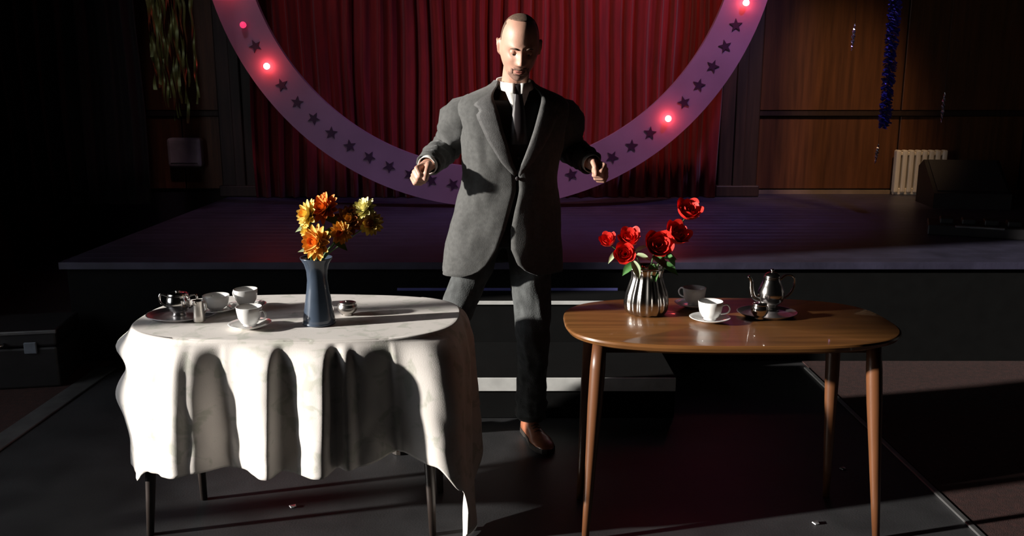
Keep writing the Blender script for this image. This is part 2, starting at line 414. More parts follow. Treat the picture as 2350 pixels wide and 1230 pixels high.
# ------------------------------------------------------------------ stage-side things
def radiator():
    e = empty('radiator', (0,0,0)); p0 = aty(2045, 440, 7.80); p1 = aty(2165, 440, 7.80)
    w = p1.x-p0.x; e.location = ((p0.x+p1.x)/2, 7.80, SZ); n = 8; h = .40
    for i in range(n):
        x = -w/2+w*(i+.5)/n
        bevbox('fin', x-.021, x+.021, -.035, .035, .02, h, M['radiator'], e, .012, 2)
    bevbox('header', -w/2+.01, w/2-.01, -.018, .018, h-.05, h-.02, M['radiator'], e, .006, 1)
    bevbox('footer', -w/2+.01, w/2-.01, -.018, .018, .0, .06, M['radiator'], e, .006, 1)
    tag(e, 'cream column radiator against the wood panelling on stage', 'radiator')
radiator()
def wedge():
    p = aty(2205, 470, 7.1); e = empty('stage_monitor', (p.x, 7.1, SZ)); e.rotation_euler = (0, 0, -.15)
    prof = [(-.24, 0), (.22, 0), (.22, .30), (.10, .36), (-.24, .12)]
    n = len(prof); V = [(x, y, z) for x in (-.29, .29) for y, z in prof]
    Fc = [tuple(range(n)), tuple(range(2*n-1, n-1, -1))]+[(i, n+i, n+(i+1)%n, (i+1)%n) for i in range(n)]
    auto(fixn(obj('cabinet', (V, Fc), M['blackbox'], e, False)))
    a, b = Vector((0,-.225,.138)), Vector((0,.085,.357)); d = (b-a); nn = Vector((0,-d.z,d.y)).normalized()*.006
    V = [a+nn+Vector((-.26,0,0)), a+nn+Vector((.26,0,0)), b+nn+Vector((.26,0,0)), b+nn+Vector((-.26,0,0))]
    V += [v-nn for v in V]
    obj('grille', (V, [(0,1,2,3),(7,6,5,4),(0,4,5,1),(1,5,6,2),(2,6,7,3),(3,7,4,0)]), M['grille'], e, False)
    tag(e, 'black wedge stage monitor speaker in front of the cream radiator', 'speaker')
wedge()
def case(name, loc, rz, sx, sy, sz, lb, handle=True):
    e = empty(name, loc, rz)
    bevbox('body', -sx, sx, -sy, sy, 0, sz*.72, M['blackbox'], e, .012, 2)
    bevbox('lid', -sx, sx, -sy, sy, sz*.73, sz, M['blackbox'], e, .012, 2)
    bevbox('edge_trim', -sx-.004, sx+.004, -sy-.006, -sy+.012, sz-.014, sz+.004, M['strip'], e, .003, 1)
    if handle:
        h = obj('handle', tube(smoothpath([(-.09,-sy,sz*.80),(-.085,-sy-.03,sz*.80),(0,-sy-.038,sz*.80),(.085,-sy-.03,sz*.80),(.09,-sy,sz*.80)], 4), .009, 8), M['chrome'], e)
        bevbox('latch', sx*.55, sx*.55+.06, -sy-.012, -sy-.0005, sz*.62, sz*.82, M['greyblue'], e, .004, 1)
    tag(e, lb, 'case'); return e
pc = atz(2275, 522, SZ+.07)
e = empty('pedal_board', (pc.x, pc.y+.16, SZ), -.42); tag(e, 'low black pedal board with metal front edge on the stage floor', 'pedal board')
bevbox('board', -.30, .30, -.16, .16, .0, .068, M['blackbox'], e, .008, 2)
bevbox('edge_trim', -.14, .14, -.166, -.150, .058, .072, M['strip'], e, .003, 1)
for k in range(4): bevbox('pedal', -.23+.13*k, -.15+.13*k, -.08, .05, .0685, .105, M['blackbox'], e, .008, 2)
pl = atz(5, 905, 0)
case('amplifier_case', (pl.x-.12, 4.42, .0065), .18, .34, .2, .30, 'black amplifier case with chrome handle on carpet beside the stage')
# pale box on the left panelling
pb = aty(425, 350, YB-.1); e = empty('wall_box', (pb.x, YB-.03, pb.z-.13)); tag(e, 'small pale grey box fixed to the dark left wood panelling', 'wall box')
bevbox('housing', -.15, .15, -.11, -.0005, 0, .26, M['boxpale'], e, .03, 3)
bevbox('front_grille', -.12, .12, -.118, -.1105, .04, .22, M['boxpale'], e, .003, 1)

# foil tinsel hanging from the ceiling
def strandmesh(L, w, twist, seed):
    rnd = random.Random(seed); n = max(10, int(L/.035)); L_, R_ = [], []
    V = []; Fc = []; a = rnd.uniform(0, 6)
    for i in range(n+1):
        a += rnd.uniform(.2, 1)*twist; z = -L*i/n; ox = .006*math.sin(i*.9+seed)
        c, s = math.cos(a)*w/2, math.sin(a)*w/2
        V += [(ox-c, -s, z), (ox+c, s, z)]
        if i: k = 2*i; Fc.append((k-2, k-1, k+1, k))
    return V, Fc
gt = empty('tinsel_hanging', (aty(390, 0, 6.5).x, 6.5, ZC-.001)); tag(gt, 'green and gold foil tinsel hanging before the black wing curtain', 'tinsel')
bevbox('hanger', -.19, .19, -.01, .01, -.02, 0, M['thread'], gt, .002, 1)
rnd = random.Random(4)
for i in range(26):
    xo = rnd.uniform(-.17, .15); yb = rnd.uniform(100, 290) if i % 3 else rnd.uniform(190, 250)
    if xo > .02: yb = rnd.uniform(180, 290)
    L = ZC-aty(390, yb, 6.5).z-.02
    obj('strand', strandmesh(L, rnd.uniform(.012,.028), .5, i), M['tingreen'], gt, True, (xo, rnd.uniform(-.05,.05), -.015))
def garland(px, ybot, Y, m, r, lb, nrow=None):
    p = aty(px, ybot, Y); e = empty('tinsel_garland', (p.x, Y, ZC-.001)); L = ZC-p.z; rnd = random.Random(px)
    obj('cord', tube([(0,0,0),(0,0,-L)], .003, 6), M['thread'], e)
    V = []; Fc = []
    n = int(min(L, 3.0)/.012); top = -(L-min(L,3.0))
    for i in range(n):
        z = top-(min(L,3.0))*i/n
        for k in range(12):
            a = rnd.uniform(0, 2*PI); b = a+rnd.uniform(.3,.7); rr = r*rnd.uniform(.6,1.1); dz = rnd.uniform(-.03,.01); k0 = len(V)
            V += [(0,0,z), (rr*math.cos(a), rr*math.sin(a), z+dz), (rr*math.cos(b), rr*math.sin(b), z+dz-.012)]; Fc.append((k0,k0+1,k0+2))
    f = obj('foil_fringe', (V, Fc), m, e, False); f['kind'] = 'stuff'
    tag(e, lb, 'tinsel')
garland(2030, 290, 6.4, M['tinblue'], .048, 'blue foil tinsel garland hanging before the right wood panels')
def icicle(px, ytop, ybot, Y, lb):
    a = aty(px+4, ytop, Y); b = aty(px-4, ybot, Y); e = empty('foil_icicle', (a.x, Y, ZC-.001)); tag(e, lb, 'decoration')
    obj('thread', tube([(0,0,0),(0,0,a.z-ZC)], .0012, 5), M['thread'], e)
    h = a.z-b.z; d = b.x-a.x
    rings = []
    for i in range(15):
        t = i/14; r = .012*(.35+.65*math.sin(PI*min(1, t*1.02)))*(1+.3*math.sin(i*2.2)); tw = i*.7
        rings.append([(d*t+r*math.cos(tw+2*PI*j/4), r*math.sin(tw+2*PI*j/4), a.z-ZC-h*t) for j in range(4)])
    obj('foil_twist', loft(rings, True, True, True), M['tinsilver'], e, False)
icicle(1958, 55, 116, 6.4, 'thin silver foil icicle hanging between purple ring and blue garland')
icicle(2164, 212, 282, 6.4, 'short silver foil icicle hanging above the cream radiator')
icicle(2012, 330, 375, 6.6, 'tiny silver foil icicle dangling beneath the blue garland')
# scraps of foil on the floor
def scrap(x, y, lb):
    p = atz(x, y, .001); r = .012
    V = [(r*math.cos(k*PI/3)*(1+.3*(k%2)), r*math.sin(k*PI/3), .0+.004*(k%2)) for k in range(6)]
    V += [(v[0]*.9, v[1]*.9, v[2]+.003) for v in V]
    Fc = [tuple(range(5,-1,-1)), tuple(range(6,12))]+[(k,(k+1)%6,6+(k+1)%6,6+k) for k in range(6)]
    o = obj('foil_scrap', (V, Fc), M['tinsilver'], None, False, (p.x, p.y, .0005)); tag(o, lb, 'litter', 'foil scraps on the floor')
scrap(673, 1163, 'silver foil scrap on the floor under the cloth-covered table')
scrap(1935, 1076, 'silver foil scrap on the floor just behind bare table front leg')
scrap(1873, 1201, 'silver foil scrap on the floor under the bare wooden table')

# ------------------------------------------------------------------ tables
TZ = .72
def sup(a, b, n, k):
    out = []
    for j in range(k):
        t = 2*PI*j/k; c, s = math.cos(t), math.sin(t)
        out.append((a*math.copysign(abs(c)**(2/n), c), b*math.copysign(abs(s)**(2/n), s)))
    return out
def table(cx, cy, a, b, mt, ml, lb, legs):
    e = empty('dining_table', (cx, cy, 0)); tag(e, lb, 'table'); N = 96
    rings = []
    for sc, z in ((.0, TZ-.032), (.94, TZ-.032), (.985, TZ-.022), (1.0, TZ-.010), (.997, TZ-.003), (.985, TZ), (.0, TZ)):
        o_ = (1-sc)*0
        rings.append([(x*sc, y*sc, z) for x, y in sup(a, b, 3.0, N)])
    auto(fixn(obj('table_top', loft(rings), mt, e)), 30)
    ax, ay = a*.78, b*.50
    for bx in (box(-ax, ax, -ay-.01, -ay+.01, TZ-.068, TZ-.0325), box(-ax, ax, ay-.01, ay+.01, TZ-.068, TZ-.0325), box(-ax-.01, -ax+.01, -ay, ay, TZ-.068, TZ-.0325), box(ax-.01, ax+.01, -ay, ay, TZ-.068, TZ-.0325)):
        obj('apron', bx, ml, e, False)
    for (tx, ty, bx_, by_) in legs:
        P = [Vector((tx+(bx_-tx)*t, ty+(by_-ty)*t, (TZ-.033)*(1-t))) for t in (0,.12,.3,.55,.8,1)]
        obj('leg', tube(P, [.023,.026,.025,.020,.0155,.012], 16), ml, e)
    return e
RT = Vector((.755, 2.968, 0)); LT = Vector((-.75, 3.01, 0))
table(RT.x, RT.y, .572, .326, M['wood'], M['woodedge'], 'bare teak dining table with rounded top and tapered splayed legs',
      [(-.465,-.19,-.505,-.235),(.445,-.19,.495,-.225),(-.465,.10,-.50,.075),(.42,.10,.435,.09)])
table(LT.x, LT.y, .556, .315, M['darkleg'], M['darkleg'], 'dark-legged dining table hidden under the white tablecloth',
      [(-.46,-.20,-.505,-.235),(.455,-.20,.475,-.235),(-.45,.10,-.41,.03),(.455,.10,.475,.09)])

def tablecloth():
    a, b = .566, .325; K = 480
    dense = sup(a, b, 2.95, 4000)
    # arc-length table starting at the left end, running along the front edge (-y) to the right end, then the back
    pts = [Vector((-p[0], -p[1])) for p in dense]          # start (-a,0) -> front
    acc = [0]
    for i in range(1, len(pts)+1): acc.append(acc[-1]+(pts[i % len(pts)]-pts[i-1]).length)
    tot = acc[-1]
    def at_u(u):
        s = (u % 1)*tot; lo, hi = 0, len(pts)
        while hi-lo > 1:
            m = (lo+hi)//2
            if acc[m] <= s: lo = m
            else: hi = m
        p, q = pts[lo], pts[(lo+1) % len(pts)]; t = (s-acc[lo])/max(1e-9, acc[lo+1]-acc[lo])
        d = (q-p).normalized(); return p+(q-p)*t, Vector((d.y, -d.x))
    def u_of_x(x):      # front edge
        lo, hi = .0, .5
        for _ in range(30):
            m = (lo+hi)/2
            if at_u(m)[0].x < x: lo = m
            else: hi = m
        return lo
    U = lambda X: u_of_x(X-LT.x)
    out_k = [(0, .0), (.03, .035), (.055, .02), (U(-1.14), .045), (U(-1.055), .110), (U(-1.02), .085), (U(-.935), .010), (U(-.915), .018), (U(-.765), .125), (U(-.730), .055),
             (U(-.595), .130), (U(-.565), .050), (U(-.535), .085), (U(-.505), .055), (U(-.40), .020), (U(-.385), .035), (U(-.262), .165), (.462, .05), (.48, .05), (.5, .02), (.515, .06), (.535, .03), (.56, .085), (.585, .04),
             (.63, .09), (.66, .03), (.70, .09), (.74, .03), (.78, .09), (.82, .03), (.86, .09), (.90, .03), (.94, .08), (.97, .02), (1, .0)]
    hem_k = [(0, .27), (.035, .215), (.07, .20), (.11, .27), (.17, .305), (.25, .31), (.33, .32), (U(-.39), .35), (U(-.31), .32), (U(-.262), .235), (.432, .13), (.440, .04), (.450, .008), (.482, .006), (.497, .06), (.52, .20), (.55, .31), (.6, .35), (.75, .36), (.9, .35), (.97, .31), (1, .27)]
    NV = 46; rows = []
    us = [i/K for i in range(K)]
    samp = [at_u(u) for u in us]
    # smoothed outward directions so that folds do not cross at the ends
    dirs = []
    for i in range(K):
        d = Vector((0,0))
        for k in range(-7, 8): d += samp[(i+k) % K][1]
        dirs.append(d.normalized())
    for sc in (0, .3, .6, .8, .92, .965, .985):
        rows.append([(p.x*sc, p.y*sc, TZ+.0035+.0012*noise.noise((p.x*sc*5, p.y*sc*5, 0))) for p, _ in samp])
    for j, t in enumerate((.15, .5, .85, 1.0)):
        an = t*PI/2; r = .008
        rows.append([(p.x+d.x*(-r+r*math.sin(an)), p.y+d.y*(-r+r*math.sin(an)), TZ+.0035-r+r*math.cos(an)) for (p, _), d in zip(samp, dirs)])
    for k in range(1, NV+1):
        v = k/NV; row = []
        for i, u in enumerate(us):
            p, _ = samp[i]; d = dirs[i]; zh = lerp_keys(hem_k, u); ou = lerp_keys(out_k, u)
            z0 = TZ-.0045; z = z0+(zh-z0)*v
            o = .012*min(1, v*6)+ou*(.45*(1-math.exp(-v/.045))+.55*v)
            o += .012*noise.noise((u*30, v*3, 1.3))*v+.006*noise.noise((u*80, v*6, 4))*v
            # flap thrown out at the left end just under the top, then pulled in, then bulging again
            g = math.exp(-((((u+.5) % 1)-.5+.005)/.045)**2)
            o += g*(.062*math.exp(-((v-.15)/.07)**2)-.015*math.exp(-((v-.29)/.06)**2)+.068*math.exp(-((v-.50)/.15)**2)-.03*max(0, v-.7))
            tx = Vector((-d.y, d.x)); sh = .014*v*math.sin(u*40)-.135*v*math.exp(-((u-.470)/.035)**2)
            row.append((p.x+d.x*o+tx.x*sh, p.y+d.y*o+tx.y*sh, z))
        rows.append(row)
    o = obj('tablecloth', loft(rows), M['cloth'], None, True, (LT.x, LT.y, 0)); fixn(o)
    tag(o, 'white damask tablecloth draped in deep folds over the table', 'tablecloth')
    solidify(o, .0022, 1); bake(o)
    for p in o.data.polygons: p.use_smooth = True
tablecloth()
LZ = TZ+.0065    # top of the cloth

# ------------------------------------------------------------------ crockery and silver
def cup(px, py, z, rot, lb, gp, saucer=True, loc=None, hgt=.066, r=.043):
    p = atz(px, py, z) if loc is None else Vector(loc); e = empty('teacup', (p.x, p.y, z), rot); zc = 0
    if saucer:
        s = fixn(obj('saucer', lathe([(.0,.0005),(.030,.0005),(.034,.003),(.055,.010),(.070,.016),(.0715,.0175),(.069,.0185),(.052,.0125),(.034,.0065),(.0,.006)], 40, cap=False), M['china'], None))
        s.location = p if loc is None else Vector(loc); s.location.z = z
        s.name = 'saucer'; tag(s, lb.replace('teacup', 'saucer under the teacup').replace(' with handle', ''), 'saucer', gp and gp.replace('cups', 'saucers')); zc = .0075
    e.location.z = z+zc
    k = hgt/.066; q = r/.043
    fixn(obj('cup_body', lathe([(.0,0),(.021*q,0),(.0225*q,.003),(.021*q,.006),(.029*q,.013*k),(.038*q,.030*k),(.0415*q,.050*k),(.043*q,.066*k),(.0415*q,.067*k),(.0395*q,.050*k),(.036*q,.031*k),(.027*q,.016*k),(.0,.011*k)], 40, cap=False), M['china'], e))
    hp = smoothpath([(.039*q,0,.052*k),(.056*q,0,.057*k),(.066*q,0,.043*k),(.058*q,0,.028*k),(.035*q,0,.022*k)], 5)
    obj('handle', tube(hp, .0038, 8, .75), M['china'], e)
    tag(e, lb, 'cup', gp); return e
g1 = 'cups on the white cloth'; g2 = 'cups on the bare table'
cup(574, 752, LZ, -.35, 'white china teacup with handle on the cloth beside blue vase', None)
cup(566, 708, LZ, 2.6, 'white china teacup standing behind another cup on the cloth', None)
cup(498, 716, LZ, 2.2, 'low white china teacup on the cloth behind the silver tray', None, hgt=.055, r=.047)
cup(1629, 738, TZ+.0005, -.25, 'white china teacup with handle on the bare table near coffee pot', None)
cup(1592, 704, TZ+.0005, 2.4, 'white china teacup on the bare table close behind another cup', None)

def tray(px, py, z, rx, ry, lb, rot=0):
    p = atz(px, py, z); k = []
    o = obj('serving_tray', lathe([(.0,.0005),(.80,.0005),(.86,.002),(.97,.010),(1.0,.012),(1.0,.0135),(.965,.0125),(.86,.0045),(.80,.003),(.0,.003)], 48, cap=False), M['traysilver'], None, True, p)
    for v in o.data.vertices: v.co.x *= rx; v.co.y *= ry
    fixn(o); o.rotation_euler.z = rot; tag(o, lb, 'tray'); return p
tp = tray(418, 726, LZ, .122, .105, 'oval silver tray on the white cloth holding sugar bowl and jug')
def pot(name, p, h, r, lb, cat, spout=True, lid=True, handle=True, rot=0, m='silver', tall=True):
    e = empty(name, p, rot); k = h; 
    if tall:
        prof = [(0,0),(.62,0),(.66,.02),(.60,.05),(.42,.08),(.40,.10),(.60,.15),(.88,.24),(1.0,.36),(.96,.48),(.80,.60),(.66,.70),(.60,.78),(.62,.80),(.58,.80),(.56,.78),(.62,.70),(.74,.60),(.90,.48),(.93,.36),(.82,.25),(.5,.15),(0,.13)]
    else:
        prof = [(0,0),(.55,0),(.60,.03),(.50,.08),(.72,.18),(.95,.36),(1.0,.52),(.93,.70),(.82,.82),(.86,.86),(.80,.86),(.76,.82),(.87,.70),(.93,.52),(.86,.36),(.5,.18),(0,.14)]
    fixn(obj('body', lathe([(q*r, z*h) for q, z in prof], 40, cap=False), M[m], e))
    if lid:
        z0 = .802*h if tall else .862*h; rr = (.60 if tall else .82)*r; hh = h-z0
        l = fixn(obj('lid', lathe([(0,z0),(rr,z0),(rr*1.02,z0+.06*hh),(rr*.86,z0+.34*hh),(rr*.45,z0+.58*hh),(rr*.16,z0+.64*hh),(rr*.12,z0+.70*hh)], 32, cap=False), M[m], e))
        obj('knob', lathe([(rr*.1,z0+.68*hh),(rr*.24,z0+.78*hh),(rr*.28,z0+.88*hh),(rr*.16,z0+.98*hh),(.0005,z0+hh)], 16), M[m], l)
    if spout:
        sp = smoothpath([(-r*.80,0,.26*h),(-r*1.35,0,.33*h),(-r*1.55,0,.52*h),(-r*1.62,0,.72*h),(-r*1.85,0,.84*h)], 5)
        obj('spout', tube(sp, [.011-.0055*i/(len(sp)-1) for i in range(len(sp))], 10), M[m], e)
    if handle:
        hp = smoothpath([(r*.62,0,.72*h),(r*1.15,0,.84*h),(r*1.72,0,.78*h),(r*1.80,0,.58*h),(r*1.5,0,.38*h),(r*.9,0,.26*h)], 5)
        obj('handle', tube(hp, .0048, 8, .8), M[m], e)
    tag(e, lb, cat); return e
def on_tray(px, py, z): return atz(px, py, z)
q = on_tray(412, 722, LZ+.0035); pot('sugar_bowl', q, .088, .042, 'lidded silver sugar bowl on the oval tray', 'sugar bowl', False, True, False, 0, 'silver', False)
for s in (-1, 1):
    e = bpy.data.objects['sugar_bowl']
    obj('side_handle', tube(smoothpath([(s*.034,0,.066),(s*.062,0,.074),(s*.064,0,.045),(s*.036,0,.026)], 5), .004, 8), M['silver'], e)
q = on_tray(458, 737, LZ+.0035)
def jug(q, h, r, lb, rot=0, m='silverb'):
    e = empty('milk_jug', q, rot)
    fixn(obj('body', lathe([(0,0),(r*.95,0),(r,.04*h),(r*.94,.3*h),(r*.86,.65*h),(r*.92,.97*h),(r*.95,h),(r*.88,h),(r*.80,.65*h),(r*.88,.3*h),(r*.9,.06*h),(0,.05*h)], 32, cap=False), M[m], e))
    obj('handle', tube(smoothpath([(r*.85,0,.85*h),(r*1.7,0,.80*h),(r*1.8,0,.45*h),(r*.93,0,.2*h)], 5), .0035, 8), M[m], e)
    obj('lip', tube(smoothpath([(-r*.8,0,.84*h),(-r*1.1,0,.95*h),(-r*1.35,0,1.01*h)], 4), [.009,.008,.0075,.007,.0065,.006,.0055,.005,.004], 10, .5), M[m], e)
    tag(e, lb, 'jug')
jug(q, .074, .020, 'slim silver milk jug on the oval tray edge', 1.2)
q = atz(798, 722, LZ); pot('sugar_bowl', q, .052, .036, 'small silver sugar bowl on the cloth behind the blue vase', 'sugar bowl', False, True, False, 0, 'silverb', False)
# coffee pot and tray on the bare table
tp2 = tray(1760, 722, TZ+.0005, .107, .095, 'round silver tray under the coffee pot on the bare table')
q = atz(1767, 712, TZ+.004); pot('coffee_pot', q, .155, .048, 'tall silver coffee pot with curved spout on round tray', 'coffee pot', True, True, True, .12)
q = atz(1742, 731, TZ+.004); pot('sugar_bowl', q, .062, .030, 'little silver sugar bowl in front of the coffee pot', 'sugar bowl', False, True, False, 0, 'silver', False)

# ------------------------------------------------------------------ vases
vb = atz(733, 742, LZ)
def blue_vase():
    e = empty('flower_vase', vb); tag(e, 'tall slate-blue vase with flared lip holding orange and yellow flowers', 'vase')
    h = .232
    pr = [(0,.0005),(.052,.0005),(.0555,.004),(.054,.02),(.046,.07),(.038,.12),(.0345,.155),(.036,.185),(.043,.210),(.054,.228),(.055,.232),(.052,.231),(.040,.208),(.033,.185),(.031,.155),(.034,.12),(.042,.07),(.048,.02),(.04,.012),(0,.010)]
    fixn(obj('vase_body', lathe(pr, 48, cap=False), M['bluevase'], e))
    obj('foot_ring', lathe([(.050,.0),(.0565,.002),(.0565,.007),(.0545,.010)], 40, cap=False), M['bluevase'], e)
blue_vase()
vr = atz(1482, 718, TZ+.0005)
def rib_vase():
    e = empty('flower_vase', vr); tag(e, 'fluted silver vase holding red roses on the bare table', 'vase')
    pr = [(0,.0005),(.062,.0005),(.070,.006),(.077,.022),(.079,.045),(.074,.075),(.064,.105),(.056,.130),(.055,.148),(.060,.162),(.0635,.168),(.060,.1685),(.052,.148),(.052,.130),(.060,.105),(.070,.075),(.074,.045),(.070,.02),(.05,.012),(0,.010)]
    fixn(obj('vase_body', lathe(pr, 128, flute=.035, fn=16, cap=False), M['vasemetal'], e))
    obj('rim', lathe([(.0575,.166),(.0655,.168),(.0665,.1705),(.0645,.173),(.0595,.171)], 48, cap=False), M['vasemetal'], e)
rib_vase()

# ------------------------------------------------------------------ flowers
def petal_mesh(name, L, w, cup_, curl, m, tip=.35, nx=4, ny=6):
    V = []; Fc = []
    for j in range(ny+1):
        t = j/ny; ww = w*(math.sin(PI*min(1, (t*.86+.09)))**.8)*(1 if t < .8 else 1-tip*(t-.8)/.2)
        for i in range(nx+1):
            s = i/nx*2-1
            V.append((s*ww/2, L*t*(1-.12*curl*t), cup_*abs(s)**2*ww+curl*L*t*t*.5))
    for j in range(ny):
        for i in range(nx): k = j*(nx+1)+i; Fc.append((k, k+1, k+nx+2, k+nx+1))
    me = bpy.data.meshes.new(name); me.from_pydata(V, [], Fc); me.materials.append(m)
    for p in me.polygons: p.use_smooth = True
    return me
def leaf_mesh(name, L, w, m):
    return petal_mesh(name, L, w, .25, -.5, m, .9, 4, 7)
def place(o, basis, pos): o.matrix_local = Matrix.Translation(pos) @ basis.to_4x4()
def basis_from(n, roll=0):
    n = Vector(n).normalized(); return n.to_track_quat('Z', 'Y').to_matrix() @ Matrix.Rotation(roll, 3, 'Z')
def flower_root(name, head, base, rim, rt, lb, cat, gp):
    e = empty(name, base); tag(e, lb, cat, gp)
    h = head-base; r_ = rim-base
    pth = smoothpath([(0,0,0), r_*.55, r_, r_*.45+h*.55+Vector((0,0,.004)), h], 5)
    obj('stem', tube(pth, .0022, 6), M['stem'], e)
    return e, h, pth
PET = {}
def mum(px, py, Y, rad, face, m, m2, lb, gp, layers=4, seed=0, vase=vb, rimh=.222, rr=.022):
    rnd = random.Random(seed); head = aty(px, py, Y); ang = rnd.uniform(0, 6)
    d = Vector((head.x-vase.x, head.y-vase.y, 0)); d = d.normalized() if d.length > 1e-3 else Vector((0,-1,0))
    base = Vector((vase.x, vase.y, vase.z+.016))-d*.012
    rim = Vector((vase.x, vase.y, vase.z+rimh))+d*rr
    e, h, pth = flower_root('chrysanthemum', head-Vector(face).normalized()*.008, base, rim, 0, lb, 'flower', gp)
    B = basis_from(face)
    for l in range(layers):
        key = (m, m2, l, round(rad, 3))
        if key not in PET:
            L = rad*(1.0, .86, .66, .44)[l]
            PET[key] = petal_mesh('petal', L, rad*.42*(1, .95, .8, .6)[l], .30, .30+.25*l, M[m] if l < 2 else M[m2], .12)
        n = (16, 14, 10, 6)[l]; el = (.05, .38, .75, 1.1)[l]
        for k in range(n):
            a = 2*PI*(k+.5*(l % 2))/n+rnd.uniform(-.1,.1)
            R = Matrix.Rotation(a, 3, 'Z') @ Matrix.Rotation(el+rnd.uniform(-.18,.18), 3, 'X')
            o = obj('petal', PET[key], None, e); place(o, B @ R, h+B @ Vector((0,0,.002*l)))
    c = obj('flower_centre', sphere((0,0,0), (rad*.16, rad*.16, rad*.16), 6), M['core'], e); place(c, B, h+B @ Vector((0,0,rad*.1)))
    obj('calyx', tube([h-B @ Vector((0,0,.012)), h+B @ Vector((0,0,.003))], [.003,.008], 8), M['stem'], e)
    return e, pth
LG = 'flowers in the blue vase'
def add_leaf(e, pth, t, direction, L, w, m):
    p = pth[int(t*(len(pth)-1))]; key = ('leaf', L, w, m)
    if key not in PET: PET[key] = leaf_mesh('leaf', L, w, M[m])
    o = obj('leaf', PET[key], None, e); d = Vector(direction).normalized()
    # leaf long axis (local y) along the direction, upper side towards the viewer/up
    upv = Vector((0,-.6,.8)); x = d.cross(upv).normalized(); z = x.cross(d)
    place(o, Matrix((x, d, z)).transposed(), p)
Yv = vb.y
e1, p1 = mum(743, 478, Yv-.01, .060, (-.45,-.75,.5), 'orange', 'orange', 'largest orange chrysanthemum topping the blue vase bouquet', LG, seed=1)
e2, p2 = mum(727, 556, Yv-.07, .064, (-.5,-.8,.2), 'amber', 'orange', 'orange and amber chrysanthemum drooping over the blue vase lip', LG, seed=2)
e3, p3 = mum(708, 492, Yv-.02, .056, (-.7,-.6,.3), 'yellow', 'amber', 'golden yellow chrysanthemum beside the largest orange bloom', LG, 3, seed=3)
e4, p4 = mum(802, 505, Yv-.01, .056, (.0,-.85,.4), 'rust', 'amber', 'rust brown chrysanthemum between orange and pale yellow blooms', LG, 3, seed=4)
e5, p5 = mum(834, 480, Yv, .050, (-.4,-.6,.65), 'pale', 'pale', 'pale lemon chrysanthemum at the outer end of the blue vase bouquet', LG, 3, seed=5)
e6, p6 = mum(851, 512, Yv-.01, .046, (.2,-.9,.2), 'yellow', 'rust', 'small amber-centred chrysanthemum hanging below the pale lemon bloom', LG, 3, seed=6)
e7, p7 = mum(782, 534, Yv-.05, .042, (-.1,-.95,.1), 'amber', 'orange', 'small peach chrysanthemum under the rust brown bloom', LG, 3, seed=7)
e8, p8 = mum(704, 530, Yv-.03, .036, (-.8,-.6,.1), 'yellow', 'yellow', 'small plain yellow chrysanthemum tucked above the drooping bloom', LG, 3, seed=8)
add_leaf(e1, p1, .92, (.75,-.5,-.1), .075, .034, 'leaf'); add_leaf(e4, p4, .88, (-.6,-.75,.05), .08, .036, 'leaf'); add_leaf(e3, p3, .85, (-.9,-.3,-.15), .05, .022, 'leafp')
add_leaf(e2, p2, .75, (-.95,-.3,.1), .06, .022, 'leafp'); add_leaf(e6, p6, .95, (.3,0,1), .07, .014, 'leaf'); add_leaf(e7, p7, .8, (.7,-.6,-.2), .06, .025, 'leaf')

RG = 'roses in the fluted vase'
def rose(px, py, Y, rad, face, lb, seed):
    rnd = random.Random(seed); head = aty(px, py, Y)
    d = Vector((head.x-vr.x, head.y-vr.y, 0)); d = d.normalized()
    k = min(.034, .3*(Vector((head.x-vr.x, head.y-vr.y, 0))).length)
    base = Vector((vr.x, vr.y, vr.z+.016))-d*.02; rim = Vector((vr.x, vr.y, vr.z+.160))+d*k
    e, h, pth = flower_root('rose', head-Vector(face).normalized()*rad*.75, base, rim, 0, lb, 'flower', RG)
    B = basis_from(face)
    for l in range(4):
        key = ('rose', l, round(rad, 3))
        if key not in PET:
            L = rad*(1.45, 1.4, 1.3, 1.2)[l]; w = rad*(1.35, 1.15, .9, .65)[l]
            V = []; Fc = []; nx, ny = 5, 6
            for j in range(ny+1):
                t = j/ny
                prof = rad*((.98, .76, .52, .28)[l])*math.sin(min(1, t*1.35+.12)*PI/2)
                if l < 2 and t > .7: prof += rad*(t-.7)*(.75 if l == 0 else .35)
                for i in range(nx+1):
                    s = (i/nx*2-1)*(w/rad)*.85*math.sin(PI*min(.9, t*.75+.16))/max(.35, (.98,.76,.52,.28)[l])*.75
                    V.append((prof*math.sin(s), -prof*math.cos(s), L*t*(1-.10*abs(i/nx*2-1)**2)))
            for j in range(ny):
                for i in range(nx): q_ = j*(nx+1)+i; Fc.append((q_, q_+1, q_+nx+2, q_+nx+1))
            me = bpy.data.meshes.new('petal'); me.from_pydata(V, [], Fc); me.materials.append(M['red'])
            for p in me.polygons: p.use_smooth = True
            PET[key] = me
        n = (5, 5, 4, 3)[l]
        for i in range(n):
            a = 2*PI*(i+.5*(l%2))/n+rnd.uniform(-.15,.15); o = obj('petal', PET[key], None, e)
            place(o, B @ Matrix.Rotation(a, 3, 'Z') @ Matrix.Rotation(rnd.uniform(-.05,.08), 3, 'X'), h+B @ Vector((0,0,.001*l)))
    cal = obj('calyx', tube([h-B @ Vector((0,0,.010)), h+B @ Vector((0,0,.001)), h+B @ Vector((0,0,.008))], [.003,.008,.010], 8), M['stem'], e)
    return e, pth
Yr = vr.y
r1, q1 = rose(1396, 552, Yr-.03, .027, (-.35,-.55,.75), 'small red rose at the outer edge of the fluted vase bunch', 1)
r2, q2 = rose(1446, 547, Yr-.03, .035, (-.2,-.6,.75), 'bright red rose above another rose over the fluted vase lip', 2)
r3, q3 = rose(1434, 582, Yr-.08, .033, (-.2,-.85,.3), 'red rose drooping low against the fluted vase lip', 3)
